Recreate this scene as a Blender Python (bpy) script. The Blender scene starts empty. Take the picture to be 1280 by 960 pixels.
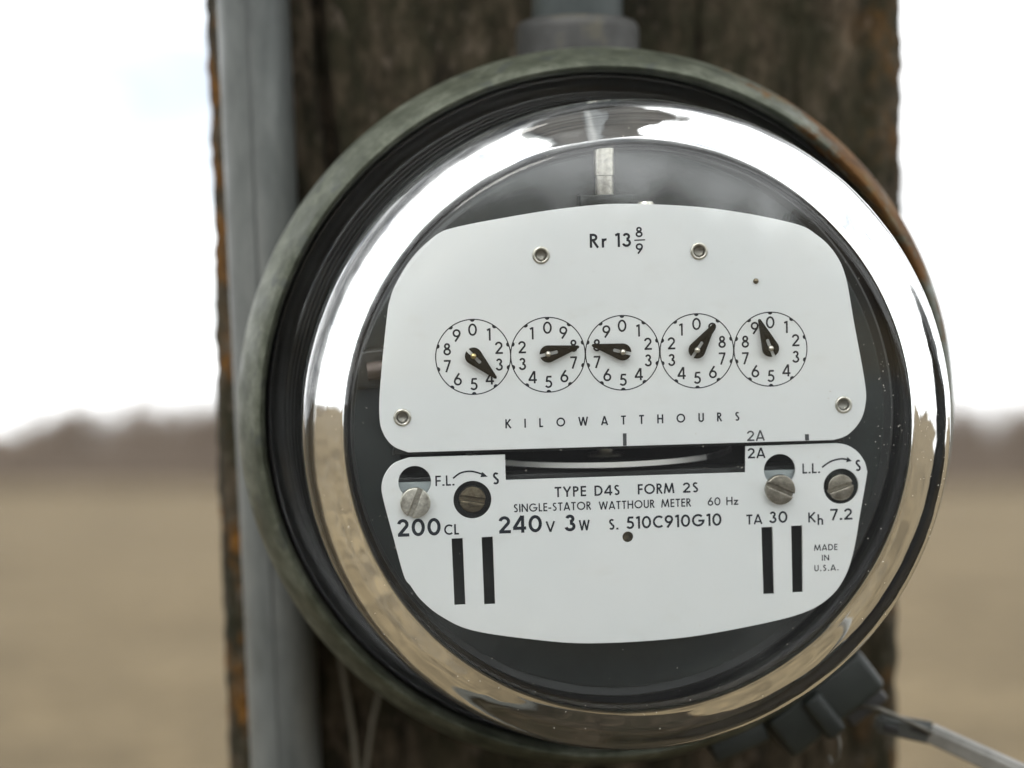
import bpy, bmesh, math, random
import numpy as np
from mathutils import Matrix, Vector, noise

R = math.radians
sc = bpy.context.scene
col = sc.collection
random.seed(7)

# ------------------------------------------------------------------ camera
F = 2200.0                       # focal length in units of a 1280-wide frame
CAM_LOC = Vector((0, 0, 1.5))
PITCH = 2.73
cam_d = bpy.data.cameras.new("camera")
cam_d.sensor_width = 36.0
cam_d.lens = 36.0 * F / 1280.0
cam_d.clip_start = 0.01
cam_d.clip_end = 6000
cam_d.dof.use_dof = True
cam_d.dof.focus_distance = 0.418
cam_d.dof.aperture_fstop = 5.4
cam = bpy.data.objects.new("camera", cam_d)
col.objects.link(cam)
cam.location = CAM_LOC
cam.rotation_euler = (R(90 + PITCH), 0, 0)
sc.camera = cam

# ------------------------------------------------------------------ sky, sun, exposure
SUN_EL, SUN_AZ = 48.0, 205.0     # azimuth clockwise from +Y: behind the camera, to its left
w = bpy.data.worlds.new("World")
sc.world = w
w.use_nodes = True
nt = w.node_tree
nt.nodes.clear()
n_out = nt.nodes.new("ShaderNodeOutputWorld")
n_bg = nt.nodes.new("ShaderNodeBackground")
n_bg.inputs["Strength"].default_value = 0.1
n_sky = nt.nodes.new("ShaderNodeTexSky")
n_sky.sky_type = 'NISHITA'
n_sky.sun_disc = False
n_sky.sun_elevation = R(SUN_EL)
n_sky.sun_rotation = R(SUN_AZ)
n_tc = nt.nodes.new("ShaderNodeTexCoord")
n_map = nt.nodes.new("ShaderNodeMapping")
n_map.inputs["Scale"].default_value = (1.0, 1.0, 2.6)
n_map.inputs["Location"].default_value = (0.35, 0.1, 0.42)
n_cl = nt.nodes.new("ShaderNodeTexNoise")
n_cl.inputs["Scale"].default_value = 2.6
n_cl.inputs["Detail"].default_value = 7
n_cl.inputs["Roughness"].default_value = 0.55
n_cov = nt.nodes.new("ShaderNodeMapRange")       # cloud cover
n_cov.inputs["From Min"].default_value = 0.372
n_cov.inputs["From Max"].default_value = 0.45
n_cov.inputs["To Min"].default_value = 0.33
n_cl2 = nt.nodes.new("ShaderNodeTexNoise")       # cloud thickness
n_cl2.inputs["Scale"].default_value = 4.5
n_cl2.inputs["Detail"].default_value = 8
n_ramp = nt.nodes.new("ShaderNodeMapRange")
n_ramp.inputs["From Min"].default_value = 0.36
n_ramp.inputs["From Max"].default_value = 0.64
n_ramp.inputs["To Min"].default_value = 12.0
n_ramp.inputs["To Max"].default_value = 31.0
n_tint = nt.nodes.new("ShaderNodeMix")
n_tint.data_type = 'RGBA'
n_tint.blend_type = 'MULTIPLY'
n_tint.inputs["Factor"].default_value = 1.0
n_tint.inputs["B"].default_value = (0.975, 0.995, 1.0, 1)
n_mix = nt.nodes.new("ShaderNodeMix")
n_mix.data_type = 'RGBA'
L = nt.links.new
L(n_tc.outputs["Generated"], n_map.inputs["Vector"])
L(n_map.outputs["Vector"], n_cl.inputs["Vector"])
L(n_map.outputs["Vector"], n_cl2.inputs["Vector"])
L(n_cl.outputs["Fac"], n_cov.inputs["Value"])
L(n_cl2.outputs["Fac"], n_ramp.inputs["Value"])
L(n_ramp.outputs["Result"], n_tint.inputs["A"])
L(n_cov.outputs["Result"], n_mix.inputs["Factor"])
L(n_sky.outputs["Color"], n_mix.inputs["A"])
L(n_tint.outputs["Result"], n_mix.inputs["B"])
L(n_mix.outputs["Result"], n_bg.inputs["Color"])
L(n_bg.outputs["Background"], n_out.inputs["Surface"])

sun_d = bpy.data.lights.new("sun", 'SUN')
sun_d.energy = 1.4
sun_d.angle = R(24)
sun_d.color = (1.0, 0.96, 0.9)
sun = bpy.data.objects.new("sun", sun_d)
col.objects.link(sun)
_sv = Vector((math.sin(R(SUN_AZ)) * math.cos(R(SUN_EL)), math.cos(R(SUN_AZ)) * math.cos(R(SUN_EL)), math.sin(R(SUN_EL))))
sun.rotation_euler = (-_sv).to_track_quat('-Z', 'Y').to_euler()
sun.location = _sv * 50

sc.view_settings.view_transform = 'Standard'
sc.view_settings.look = 'None'
sc.view_settings.exposure = 0.12
sc.view_settings.gamma = 1.0
sc.view_settings.use_curve_mapping = False
sc.render.engine = 'CYCLES'
cy = sc.cycles
cy.max_bounces = 24
cy.diffuse_bounces = 5
cy.glossy_bounces = 12
cy.transmission_bounces = 20
cy.caustics_reflective = True
cy.caustics_refractive = True
cy.blur_glossy = 0.3
cy.sample_clamp_indirect = 8.0
cy.use_denoising = True

# ------------------------------------------------------------------ frames of the leaning pole and of the meter on it
CAM_M = Matrix.Translation(CAM_LOC) @ Matrix.Rotation(R(90 + PITCH), 4, 'X')
ZP = 0.4218                                            # metres from camera to the dial plate
ORG = Vector(((778 - 640) / F * ZP, -(505 - 480) / F * ZP, -ZP))
YAW, TILT, ROLL, MROLL = 5.0, 4.0, 1.0, 0.75
B3 = Matrix.Rotation(R(-90), 4, 'X')                   # x right, y into the pole, z up
A_POLE = CAM_M @ Matrix.Translation(ORG) @ Matrix.Rotation(R(YAW), 4, 'Y') @ Matrix.Rotation(R(TILT), 4, 'X') @ Matrix.Rotation(R(ROLL), 4, 'Z') @ B3
A_METER = A_POLE @ Matrix.Rotation(R(-MROLL), 4, 'Y')
_inv = {}


def survey(u, v, y=0.0, frame=None):
    """A point measured on the photograph, brought back to true millimetres (x, z) on the plane y of the meter."""
    fr = A_METER if frame is None else frame
    k = id(fr)
    if k not in _inv:
        _inv[k] = fr.inverted()
    iv = _inv[k]
    o = iv @ CAM_LOC
    p = iv @ (CAM_M @ Vector(((u - 640) / F, -(v - 480) / F, -1.0)))
    d = p - o
    t = (y * 0.001 - o.y) / d.y
    q = o + d * t
    return (q.x * 1000, q.z * 1000)


def P(pts, y=0.0, frame=None):
    return [survey(u, v, y, frame) for u, v in pts]


S0 = 0.19174                                           # mm per survey unit on the plate
MC = (0.9, -5.2)                                       # the meter's axis on the plate, mm

# ------------------------------------------------------------------ materials
MATS = {}


def material(name, base=(0.5, 0.5, 0.5), rough=0.5, metal=0.0, spec=0.5, coords='Object'):
    m = bpy.data.materials.new(name)
    m.use_nodes = True
    n = m.node_tree.nodes
    b = n["Principled BSDF"]
    b.inputs["Base Color"].default_value = (*base, 1)
    b.inputs["Roughness"].default_value = rough
    b.inputs["Metallic"].default_value = metal
    b.inputs["Specular IOR Level"].default_value = spec
    MATS[name] = m
    return m


def nodes(m):
    return m.node_tree.nodes, m.node_tree.links.new, m.node_tree.nodes["Principled BSDF"]


def noise_tex(m, scale, detail=6, rough=0.6, stretch=(1, 1, 1), loc=(0, 0, 0)):
    n, l, b = nodes(m)
    tc = n.new("ShaderNodeTexCoord")
    mp = n.new("ShaderNodeMapping")
    mp.inputs["Scale"].default_value = stretch
    mp.inputs["Location"].default_value = loc
    t = n.new("ShaderNodeTexNoise")
    t.inputs["Scale"].default_value = scale
    t.inputs["Detail"].default_value = detail
    t.inputs["Roughness"].default_value = rough
    l(tc.outputs["Object"], mp.inputs["Vector"])
    l(mp.outputs["Vector"], t.inputs["Vector"])
    return t.outputs["Fac"]


def ramp(m, fac, stops):
    n, l, b = nodes(m)
    r = n.new("ShaderNodeValToRGB")
    e = r.color_ramp.elements
    while len(e) < len(stops):
        e.new(0.5)
    for i, (p, c) in enumerate(stops):
        e[i].position = p
        e[i].color = (*c, 1) if len(c) == 3 else c
    l(fac, r.inputs["Fac"])
    return r.outputs["Color"]


def mixc(m, fac, a, b_):
    n, l, b = nodes(m)
    x = n.new("ShaderNodeMix")
    x.data_type = 'RGBA'
    for s, v in (("Factor", fac), ("A", a), ("B", b_)):
        if hasattr(v, "is_output"):
            l(v, x.inputs[s])
        elif s == "Factor":
            x.inputs[s].default_value = v
        else:
            x.inputs[s].default_value = (*v, 1)
    return x.outputs["Result"]


def mathn(m, op, a, b_=0.5, clamp=False):
    n, l, b = nodes(m)
    x = n.new("ShaderNodeMath")
    x.operation = op
    x.use_clamp = clamp
    for i, v in ((0, a), (1, b_)):
        if hasattr(v, "is_output"):
            l(v, x.inputs[i])
        else:
            x.inputs[i].default_value = v
    return x.outputs[0]


def bump(m, h, strength, dist):
    n, l, b = nodes(m)
    x = n.new("ShaderNodeBump")
    x.inputs["Strength"].default_value = strength
    x.inputs["Distance"].default_value = dist
    l(h, x.inputs["Height"])
    l(x.outputs["Normal"], b.inputs["Normal"])


def setin(m, socket, out):
    n, l, b = nodes(m)
    l(out, b.inputs[socket])


BLK = (0, 0, 0)
WHT = (1, 1, 1)

m = material("plate_paint", (0.72, 0.75, 0.76), 0.42)
pc0 = ramp(m, noise_tex(m, 40, 5), [(0.3, (0.755, 0.785, 0.79)), (0.7, (0.79, 0.81, 0.81))])
pc1 = ramp(m, noise_tex(m, 90, 8, 0.7, (1, 1, 2.2), (3, 3, 3)), [(0.56, BLK), (0.80, (0.30, 0.30, 0.30))])
pc2 = mixc(m, pc1, pc0, (0.62, 0.61, 0.56))
pc3 = ramp(m, noise_tex(m, 900, 3, 0.5, (1, 1, 1), (7, 1, 3)), [(0.72, BLK), (0.78, (0.5, 0.5, 0.5))])
setin(m, "Base Color", mixc(m, pc3, pc2, (0.45, 0.43, 0.38)))
bump(m, noise_tex(m, 1500, 3), 0.10, 0.0002)
m = material("plate_edge", (0.62, 0.63, 0.62), 0.5)
m = material("ink", (0.012, 0.016, 0.024), 0.6, spec=0.25)
m = material("tick_grey", (0.06, 0.065, 0.07), 0.6)
m = material("pointer_black", (0.006, 0.006, 0.005), 0.6, spec=0.15)
m = material("nickel", (0.58, 0.56, 0.50), 0.34, 1.0)
setin(m, "Base Color", ramp(m, noise_tex(m, 900, 5, 0.7), [(0.35, (0.40, 0.385, 0.34)), (0.62, (0.66, 0.64, 0.57))]))
setin(m, "Roughness", ramp(m, noise_tex(m, 700, 4), [(0.3, (0.28,) * 3), (0.7, (0.5,) * 3)]))
m = material("dull_brass", (0.16, 0.13, 0.085), 0.42, 1.0)
setin(m, "Base Color", ramp(m, noise_tex(m, 700, 5, 0.7), [(0.3, (0.10, 0.085, 0.06)), (0.7, (0.26, 0.22, 0.15))]))
m = material("zinc_screw", (0.30, 0.28, 0.23), 0.40, 1.0)
setin(m, "Base Color", ramp(m, noise_tex(m, 700, 5, 0.7), [(0.3, (0.20, 0.185, 0.15)), (0.7, (0.42, 0.39, 0.33))]))
m = material("brass_pin", (0.55, 0.45, 0.22), 0.3, 1.0)
m = material("rivet_cup", (0.26, 0.25, 0.22), 0.45, 0.8)
m = material("aluminium", (0.72, 0.72, 0.70), 0.16, 1.0)
m = material("etched_rim", (0.74, 0.74, 0.71), 0.6, 0.35)
bump(m, noise_tex(m, 1800, 2), 0.35, 0.0003)
m = material("disc_black", (0.02, 0.02, 0.02), 0.5)
m = material("frame_grey", (0.085, 0.10, 0.10), 0.38)
setin(m, "Base Color", ramp(m, noise_tex(m, 60, 6), [(0.3, (0.008, 0.012, 0.0115)), (0.7, (0.020, 0.027, 0.025))]))
m = material("bracket_grey", (0.30, 0.34, 0.345), 0.5)
m = material("chassis_black", (0.010, 0.012, 0.011), 0.5)
m = material("base_black", (0.006, 0.006, 0.006), 0.55, spec=0.25)
bump(m, noise_tex(m, 400, 4), 0.2, 0.0004)
m = material("copper_coil", (0.085, 0.068, 0.062), 0.55, 0.4)
m = material("gasket", (0.005, 0.005, 0.005), 0.5, spec=0.25)

m = material("glass", (1, 1, 1), 0.0)
b = m.node_tree.nodes["Principled BSDF"]
b.inputs["Transmission Weight"].default_value = 1.0
b.inputs["IOR"].default_value = 1.47
b.inputs["Roughness"].default_value = 0.0
b.inputs["Base Color"].default_value = (0.985, 0.995, 0.99, 1)
n, l, b = nodes(m)
film = n.new("ShaderNodeBsdfDiffuse")
film.inputs["Color"].default_value = (0.62, 0.66, 0.64, 1)
mxs = n.new("ShaderNodeMixShader")
l(ramp(m, noise_tex(m, 28, 8, 0.65, (1, 1, 1), (2, 5, 1)), [(0.50, BLK), (0.80, (0.022, 0.022, 0.022))]), mxs.inputs[0])
l(b.outputs[0], mxs.inputs[1])
l(film.outputs[0], mxs.inputs[2])
l(mxs.outputs[0], n["Material Output"].inputs["Surface"])
m = material("dust", (0.55, 0.53, 0.48), 0.9)

# weathered zinc ring with rust stains on its upper right
m = material("ring_metal", (0.3, 0.3, 0.28), 0.55, 0.3, spec=0.3)
n, l, b = nodes(m)
zinc = ramp(m, noise_tex(m, 95, 9, 0.72), [(0.28, (0.018, 0.022, 0.014)), (0.5, (0.054, 0.060, 0.042)), (0.74, (0.135, 0.144, 0.112))])
spots = ramp(m, noise_tex(m, 160, 4, 0.5, loc=(3, 1, 2)), [(0.60, BLK), (0.70, WHT)])
zinc2 = mixc(m, mathn(m, 'MULTIPLY', spots, 0.7), zinc, (0.04, 0.045, 0.04))
tc = n.new("ShaderNodeTexCoord")
dp = n.new("ShaderNodeVectorMath")
dp.operation = 'DOT_PRODUCT'
l(tc.outputs["Object"], dp.inputs[0])
dp.inputs[1].default_value = (0.80, 0, 0.60)
side = n.new("ShaderNodeMapRange")
side.inputs["From Min"].default_value = 0.068
side.inputs["From Max"].default_value = 0.092
l(dp.outputs["Value"], side.inputs["Value"])
rn = mathn(m, 'ADD', noise_tex(m, 85, 9, 0.72, loc=(5, 2, 7)), mathn(m, 'MULTIPLY', side.outputs["Result"], 0.30))
rmask = ramp(m, rn, [(0.68, BLK), (0.79, WHT)])
rcol = ramp(m, noise_tex(m, 120, 6), [(0.3, (0.038, 0.017, 0.004)), (0.52, (0.098, 0.043, 0.010)), (0.72, (0.115, 0.078, 0.026))])
setin(m, "Base Color", mixc(m, mathn(m, 'MULTIPLY', rmask, 0.95), zinc2, rcol))
setin(m, "Roughness", mixc(m, rmask, ramp(m, noise_tex(m, 90, 4), [(0.3, (0.42,) * 3), (0.7, (0.68,) * 3)]), (0.9, 0.9, 0.9)))
bump(m, noise_tex(m, 260, 5), 0.3, 0.0006)

m = material("socket_metal", (0.10, 0.11, 0.10), 0.6, 0.2)
setin(m, "Base Color", ramp(m, noise_tex(m, 50, 6), [(0.3, (0.045, 0.052, 0.045)), (0.7, (0.13, 0.14, 0.12))]))
m = material("hub_metal", (0.12, 0.12, 0.11), 0.6, 0.2)
setin(m, "Base Color", ramp(m, noise_tex(m, 90, 6), [(0.35, (0.018, 0.018, 0.015)), (0.52, (0.036, 0.036, 0.034)), (0.7, (0.072, 0.066, 0.045))]))
m = material("conduit_zinc", (0.3, 0.33, 0.33), 0.45, 0.35)
setin(m, "Base Color", ramp(m, noise_tex(m, 60, 8, 0.68, (1, 1, 0.3)), [(0.3, (0.062, 0.068, 0.066)), (0.5, (0.115, 0.123, 0.118)), (0.72, (0.178, 0.185, 0.175))]))
setin(m, "Roughness", ramp(m, noise_tex(m, 80, 4), [(0.3, (0.36,) * 3), (0.7, (0.58,) * 3)]))
m = material("conduit_seam", (0.075, 0.08, 0.078), 0.6, 0.2)
m = material("top_conduit_zinc", (0.12, 0.14, 0.14), 0.55, 0.3)
setin(m, "Base Color", ramp(m, noise_tex(m, 60, 6, 0.6), [(0.3, (0.026, 0.033, 0.033)), (0.55, (0.046, 0.055, 0.053)), (0.75, (0.075, 0.08, 0.068))]))

# old weathered wood with dark algae and orange lichen
m = material("weathered_wood", (0.1, 0.08, 0.06), 0.9, spec=0.2)
grain = ramp(m, noise_tex(m, 62, 10, 0.75, (2.0, 2.0, 0.75)), [(0.34, (0.006, 0.005, 0.003)), (0.46, (0.026, 0.020, 0.012)), (0.57, (0.074, 0.056, 0.037)), (0.74, (0.165, 0.128, 0.092))])
algae = ramp(m, noise_tex(m, 38, 9, 0.75, (1, 1, 0.6), (4, 4, 4)), [(0.42, BLK), (0.58, WHT)])
wood = mixc(m, mathn(m, 'MULTIPLY', algae, 0.72), grain, (0.0165, 0.0165, 0.007))
fl = ramp(m, noise_tex(m, 210, 6, 0.65, (1, 1, 0.6), (1, 8, 3)), [(0.58, BLK), (0.68, WHT)])
wood = mixc(m, mathn(m, 'MULTIPLY', fl, 0.55), wood, (0.125, 0.098, 0.076))
n, l, b = nodes(m)
att = n.new("ShaderNodeAttribute")
att.attribute_name = "lichen"
lm = mathn(m, 'MULTIPLY', ramp(m, noise_tex(m, 75, 6, 0.7, (1, 1, 0.6), (9, 2, 5)), [(0.50, BLK), (0.60, WHT)]), att.outputs["Fac"])
lic = ramp(m, noise_tex(m, 300, 4), [(0.3, (0.045, 0.022, 0.004)), (0.7, (0.155, 0.068, 0.011))])
setin(m, "Base Color", mixc(m, lm, wood, lic))
bump(m, noise_tex(m, 60, 8, 0.7, (3, 3, 0.9)), 0.7, 0.003)

m = material("clamp_metal", (0.04, 0.05, 0.045), 0.5, 0.2)
setin(m, "Base Color", ramp(m, noise_tex(m, 90, 6), [(0.3, (0.007, 0.010, 0.009)), (0.7, (0.018, 0.023, 0.020))]))
m = material("seal_grey", (0.42, 0.415, 0.39), 0.45)
setin(m, "Base Color", ramp(m, noise_tex(m, 120, 5), [(0.3, (0.15, 0.148, 0.135)), (0.7, (0.24, 0.237, 0.22))]))
m = material("seal_dark", (0.06, 0.064, 0.06), 0.5)
m = material("wire_dark", (0.10, 0.095, 0.08), 0.45, 0.7)
m = material("wire_pale", (0.11, 0.10, 0.075), 0.6)

m = material("soil", (0.15, 0.12, 0.07), 0.95, spec=0.1)
n, l, b = nodes(m)
base = ramp(m, noise_tex(m, 0.5, 9, 0.7, (0.6, 1, 1)), [(0.3, (0.072, 0.056, 0.034)), (0.5, (0.126, 0.097, 0.057)), (0.72, (0.184, 0.145, 0.088))])
fine = ramp(m, noise_tex(m, 4.5, 9, 0.75), [(0.34, (0.36, 0.34, 0.32)), (0.5, (1.0, 1.0, 1.0)), (0.66, (1.65, 1.6, 1.5))])
mx = n.new("ShaderNodeMix")
mx.data_type = 'RGBA'
mx.blend_type = 'MULTIPLY'
mx.inputs["Factor"].default_value = 1.0
l(base, mx.inputs["A"])
l(fine, mx.inputs["B"])
setin(m, "Base Color", mx.outputs["Result"])
bump(m, noise_tex(m, 6, 8, 0.7), 0.5, 0.08)
m = material("asphalt", (0.05, 0.05, 0.052), 0.9, spec=0.2)
setin(m, "Base Color", ramp(m, noise_tex(m, 8, 8), [(0.3, (0.038, 0.038, 0.04)), (0.7, (0.06, 0.06, 0.06))]))
m = material("bark", (0.27, 0.222, 0.182), 0.95, spec=0.1)
m = material("hill_grass", (0.34, 0.28, 0.20), 0.95, spec=0.1)
setin(m, "Base Color", ramp(m, noise_tex(m, 0.03, 6), [(0.3, (0.28, 0.23, 0.165)), (0.7, (0.40, 0.335, 0.25))]))


# ------------------------------------------------------------------ helpers
class Thing:
    def __init__(self, o, base, frame):
        self.o, self.base, self.frame = o, Vector(base), frame


def thing(name, label, cat, base=(0, 0, 0), frame=None, group=None):
    o = bpy.data.objects.new(name, None)
    o.empty_display_size = 0.02
    col.objects.link(o)
    fr = A_METER if frame is None else frame
    o.matrix_world = fr @ Matrix.Translation(Vector(base) * 0.001)
    o["label"] = label
    o["category"] = cat
    if group:
        o["group"] = group
    return Thing(o, base, fr)


def finish(name, me, mat, parent, base, smooth=None, label=None, kind=None):
    """Link a mesh whose vertices are in mm of the meter frame as a part of a thing."""
    co = np.empty(len(me.vertices) * 3, dtype=np.float32)
    me.vertices.foreach_get("co", co)
    co = (co.reshape(-1, 3) - np.array(base, dtype=np.float32)) * 0.001
    me.vertices.foreach_set("co", co.ravel())
    if mat:
        me.materials.clear()
        me.materials.append(MATS[mat])
    if smooth is not None:
        me.shade_smooth()
        me.set_sharp_from_angle(angle=R(smooth))
    me.update()
    o = bpy.data.objects.new(name, me)
    col.objects.link(o)
    if parent is not None:
        o.parent = parent
    if label:
        o["label"] = label
    if kind:
        o["kind"] = kind
    return o


def part(name, me, mat, t, sub=None, smooth=None, label=None, kind=None):
    return finish(name, me, mat, sub if sub is not None else t.o, t.base, smooth, label, kind)


def flat(loops, yf, th, bevel=0.0, res=2):
    """Sheet cut to an outline with holes; front face at depth yf, thickness th (mm)."""
    cu = bpy.data.curves.new("cut", 'CURVE')
    cu.dimensions = '2D'
    cu.fill_mode = 'BOTH'
    cu.extrude = max(th / 2 - bevel, 0.0)
    cu.bevel_depth = bevel
    cu.bevel_resolution = res
    cu.offset = -bevel
    for lp in loops:
        s = cu.splines.new('POLY')
        s.points.add(len(lp) - 1)
        for i, (x, z) in enumerate(lp):
            s.points[i].co = (x, z, 0, 1)
        s.use_cyclic_u = True
    o = bpy.data.objects.new("cut", cu)
    col.objects.link(o)
    dg = bpy.context.evaluated_depsgraph_get()
    me = bpy.data.meshes.new_from_object(o.evaluated_get(dg))
    bpy.data.objects.remove(o)
    bpy.data.curves.remove(cu)
    bm = bmesh.new()
    bm.from_mesh(me)
    bmesh.ops.remove_doubles(bm, verts=bm.verts, dist=1e-4)
    for v in bm.verts:
        x, y, z = v.co
        v.co = (x, yf + th / 2 - z, y)
    bmesh.ops.recalc_face_normals(bm, faces=bm.faces)
    bm.to_mesh(me)
    bm.free()
    return me


def revolve(prof, c=(0, 0), n=160, closed=False):
    """Turn a profile of (radius, depth) about the axis through c (mm)."""
    bm = bmesh.new()
    rings = []
    for r, y in prof:
        if r < 1e-6:
            rings.append([bm.verts.new((c[0], y, c[1]))])
        else:
            rings.append([bm.verts.new((c[0] + r * math.cos(2 * math.pi * i / n), y, c[1] + r * math.sin(2 * math.pi * i / n))) for i in range(n)])
    prs = list(zip(rings, rings[1:]))
    if closed:
        prs.append((rings[-1], rings[0]))
    for a, b_ in prs:
        for i in range(n):
            j = (i + 1) % n
            if len(a) == 1 and len(b_) == 1:
                continue
            if len(a) == 1:
                bm.faces.new((a[0], b_[i], b_[j]))
            elif len(b_) == 1:
                bm.faces.new((a[i], b_[0], a[j]))
            else:
                bm.faces.new((a[i], b_[i], b_[j], a[j]))
    bmesh.ops.recalc_face_normals(bm, faces=bm.faces)
    me = bpy.data.meshes.new("turned")
    bm.to_mesh(me)
    bm.free()
    return me


def tube(pts, rad, n=20, cap=True):
    """Round rod through points (x, y, z) in mm; rad is one number or one per point."""
    pts = [Vector(p) for p in pts]
    rr = [rad] * len(pts) if not hasattr(rad, "__len__") else list(rad)
    bm = bmesh.new()
    rings = []
    up = None
    for i, p in enumerate(pts):
        d = (pts[min(i + 1, len(pts) - 1)] - pts[max(i - 1, 0)]).normalized()
        if up is None:
            a = Vector((0, 1, 0)) if abs(d.y) < 0.9 else Vector((1, 0, 0))
            up = (a - d * a.dot(d)).normalized()
        else:
            up = (up - d * up.dot(d)).normalized()
        s = d.cross(up)
        rings.append([bm.verts.new(p + (up * math.cos(2 * math.pi * k / n) + s * math.sin(2 * math.pi * k / n)) * rr[i]) for k in range(n)])
    for a, b_ in zip(rings, rings[1:]):
        for i in range(n):
            bm.faces.new((a[i], a[(i + 1) % n], b_[(i + 1) % n], b_[i]))
    if cap:
        bm.faces.new(rings[0])
        bm.faces.new(rings[-1])
    bmesh.ops.recalc_face_normals(bm, faces=bm.faces)
    me = bpy.data.meshes.new("rod")
    bm.to_mesh(me)
    bm.free()
    return me


def joined(*mes):
    bm = bmesh.new()
    for me in mes:
        bm.from_mesh(me)
        bpy.data.meshes.remove(me)
    out = bpy.data.meshes.new("joined")
    bm.to_mesh(out)
    bm.free()
    return out


def circ(c, r, n=48):
    return [(c[0] + r * math.cos(2 * math.pi * i / n), c[1] + r * math.sin(2 * math.pi * i / n)) for i in range(n)]


def smooth_loop(pts, k=5):
    """Catmull-Rom through a closed list of points; a point given as (x, z, 0) stays a sharp corner."""
    out = []
    n_ = len(pts)
    for i in range(n_):
        p0, p1, p2, p3 = pts[i - 1], pts[i], pts[(i + 1) % n_], pts[(i + 2) % n_]
        if len(p1) == 3 and len(p2) == 3:
            out.append(p1[:2])
            continue
        if len(p1) == 3:
            p0 = p1
        if len(p2) == 3:
            p3 = p2
        for j in range(k):
            t = j / k
            a = []
            for d in (0, 1):
                a.append(0.5 * (2 * p1[d] + (p2[d] - p0[d]) * t + (2 * p0[d] - 5 * p1[d] + 4 * p2[d] - p3[d]) * t * t + (3 * p1[d] - p0[d] - 3 * p2[d] + p3[d]) * t ** 3))
            out.append(tuple(a))
    return out


def rounded_box(x0, x1, y0, y1, z0, z1, bev=0.6, seg=3):
    bm = bmesh.new()
    bmesh.ops.create_cube(bm, size=1)
    for v in bm.verts:
        v.co = ((x0 + x1) / 2 + v.co.x * (x1 - x0), (y0 + y1) / 2 + v.co.y * (y1 - y0), (z0 + z1) / 2 + v.co.z * (z1 - z0))
    bmesh.ops.bevel(bm, geom=list(bm.edges), offset=bev, segments=seg, affect='EDGES', profile=0.5)
    me = bpy.data.meshes.new("block")
    bm.to_mesh(me)
    bm.free()
    return me


# ------------------------------------------------------------------ lettering: plain geometric capitals drawn with strokes
def arc(cx, cy_, rx, ry, a0, a1, n=18):
    return [(cx + rx * math.cos(R(a0 + (a1 - a0) * i / n)), cy_ + ry * math.sin(R(a0 + (a1 - a0) * i / n))) for i in range(n + 1)]


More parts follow.
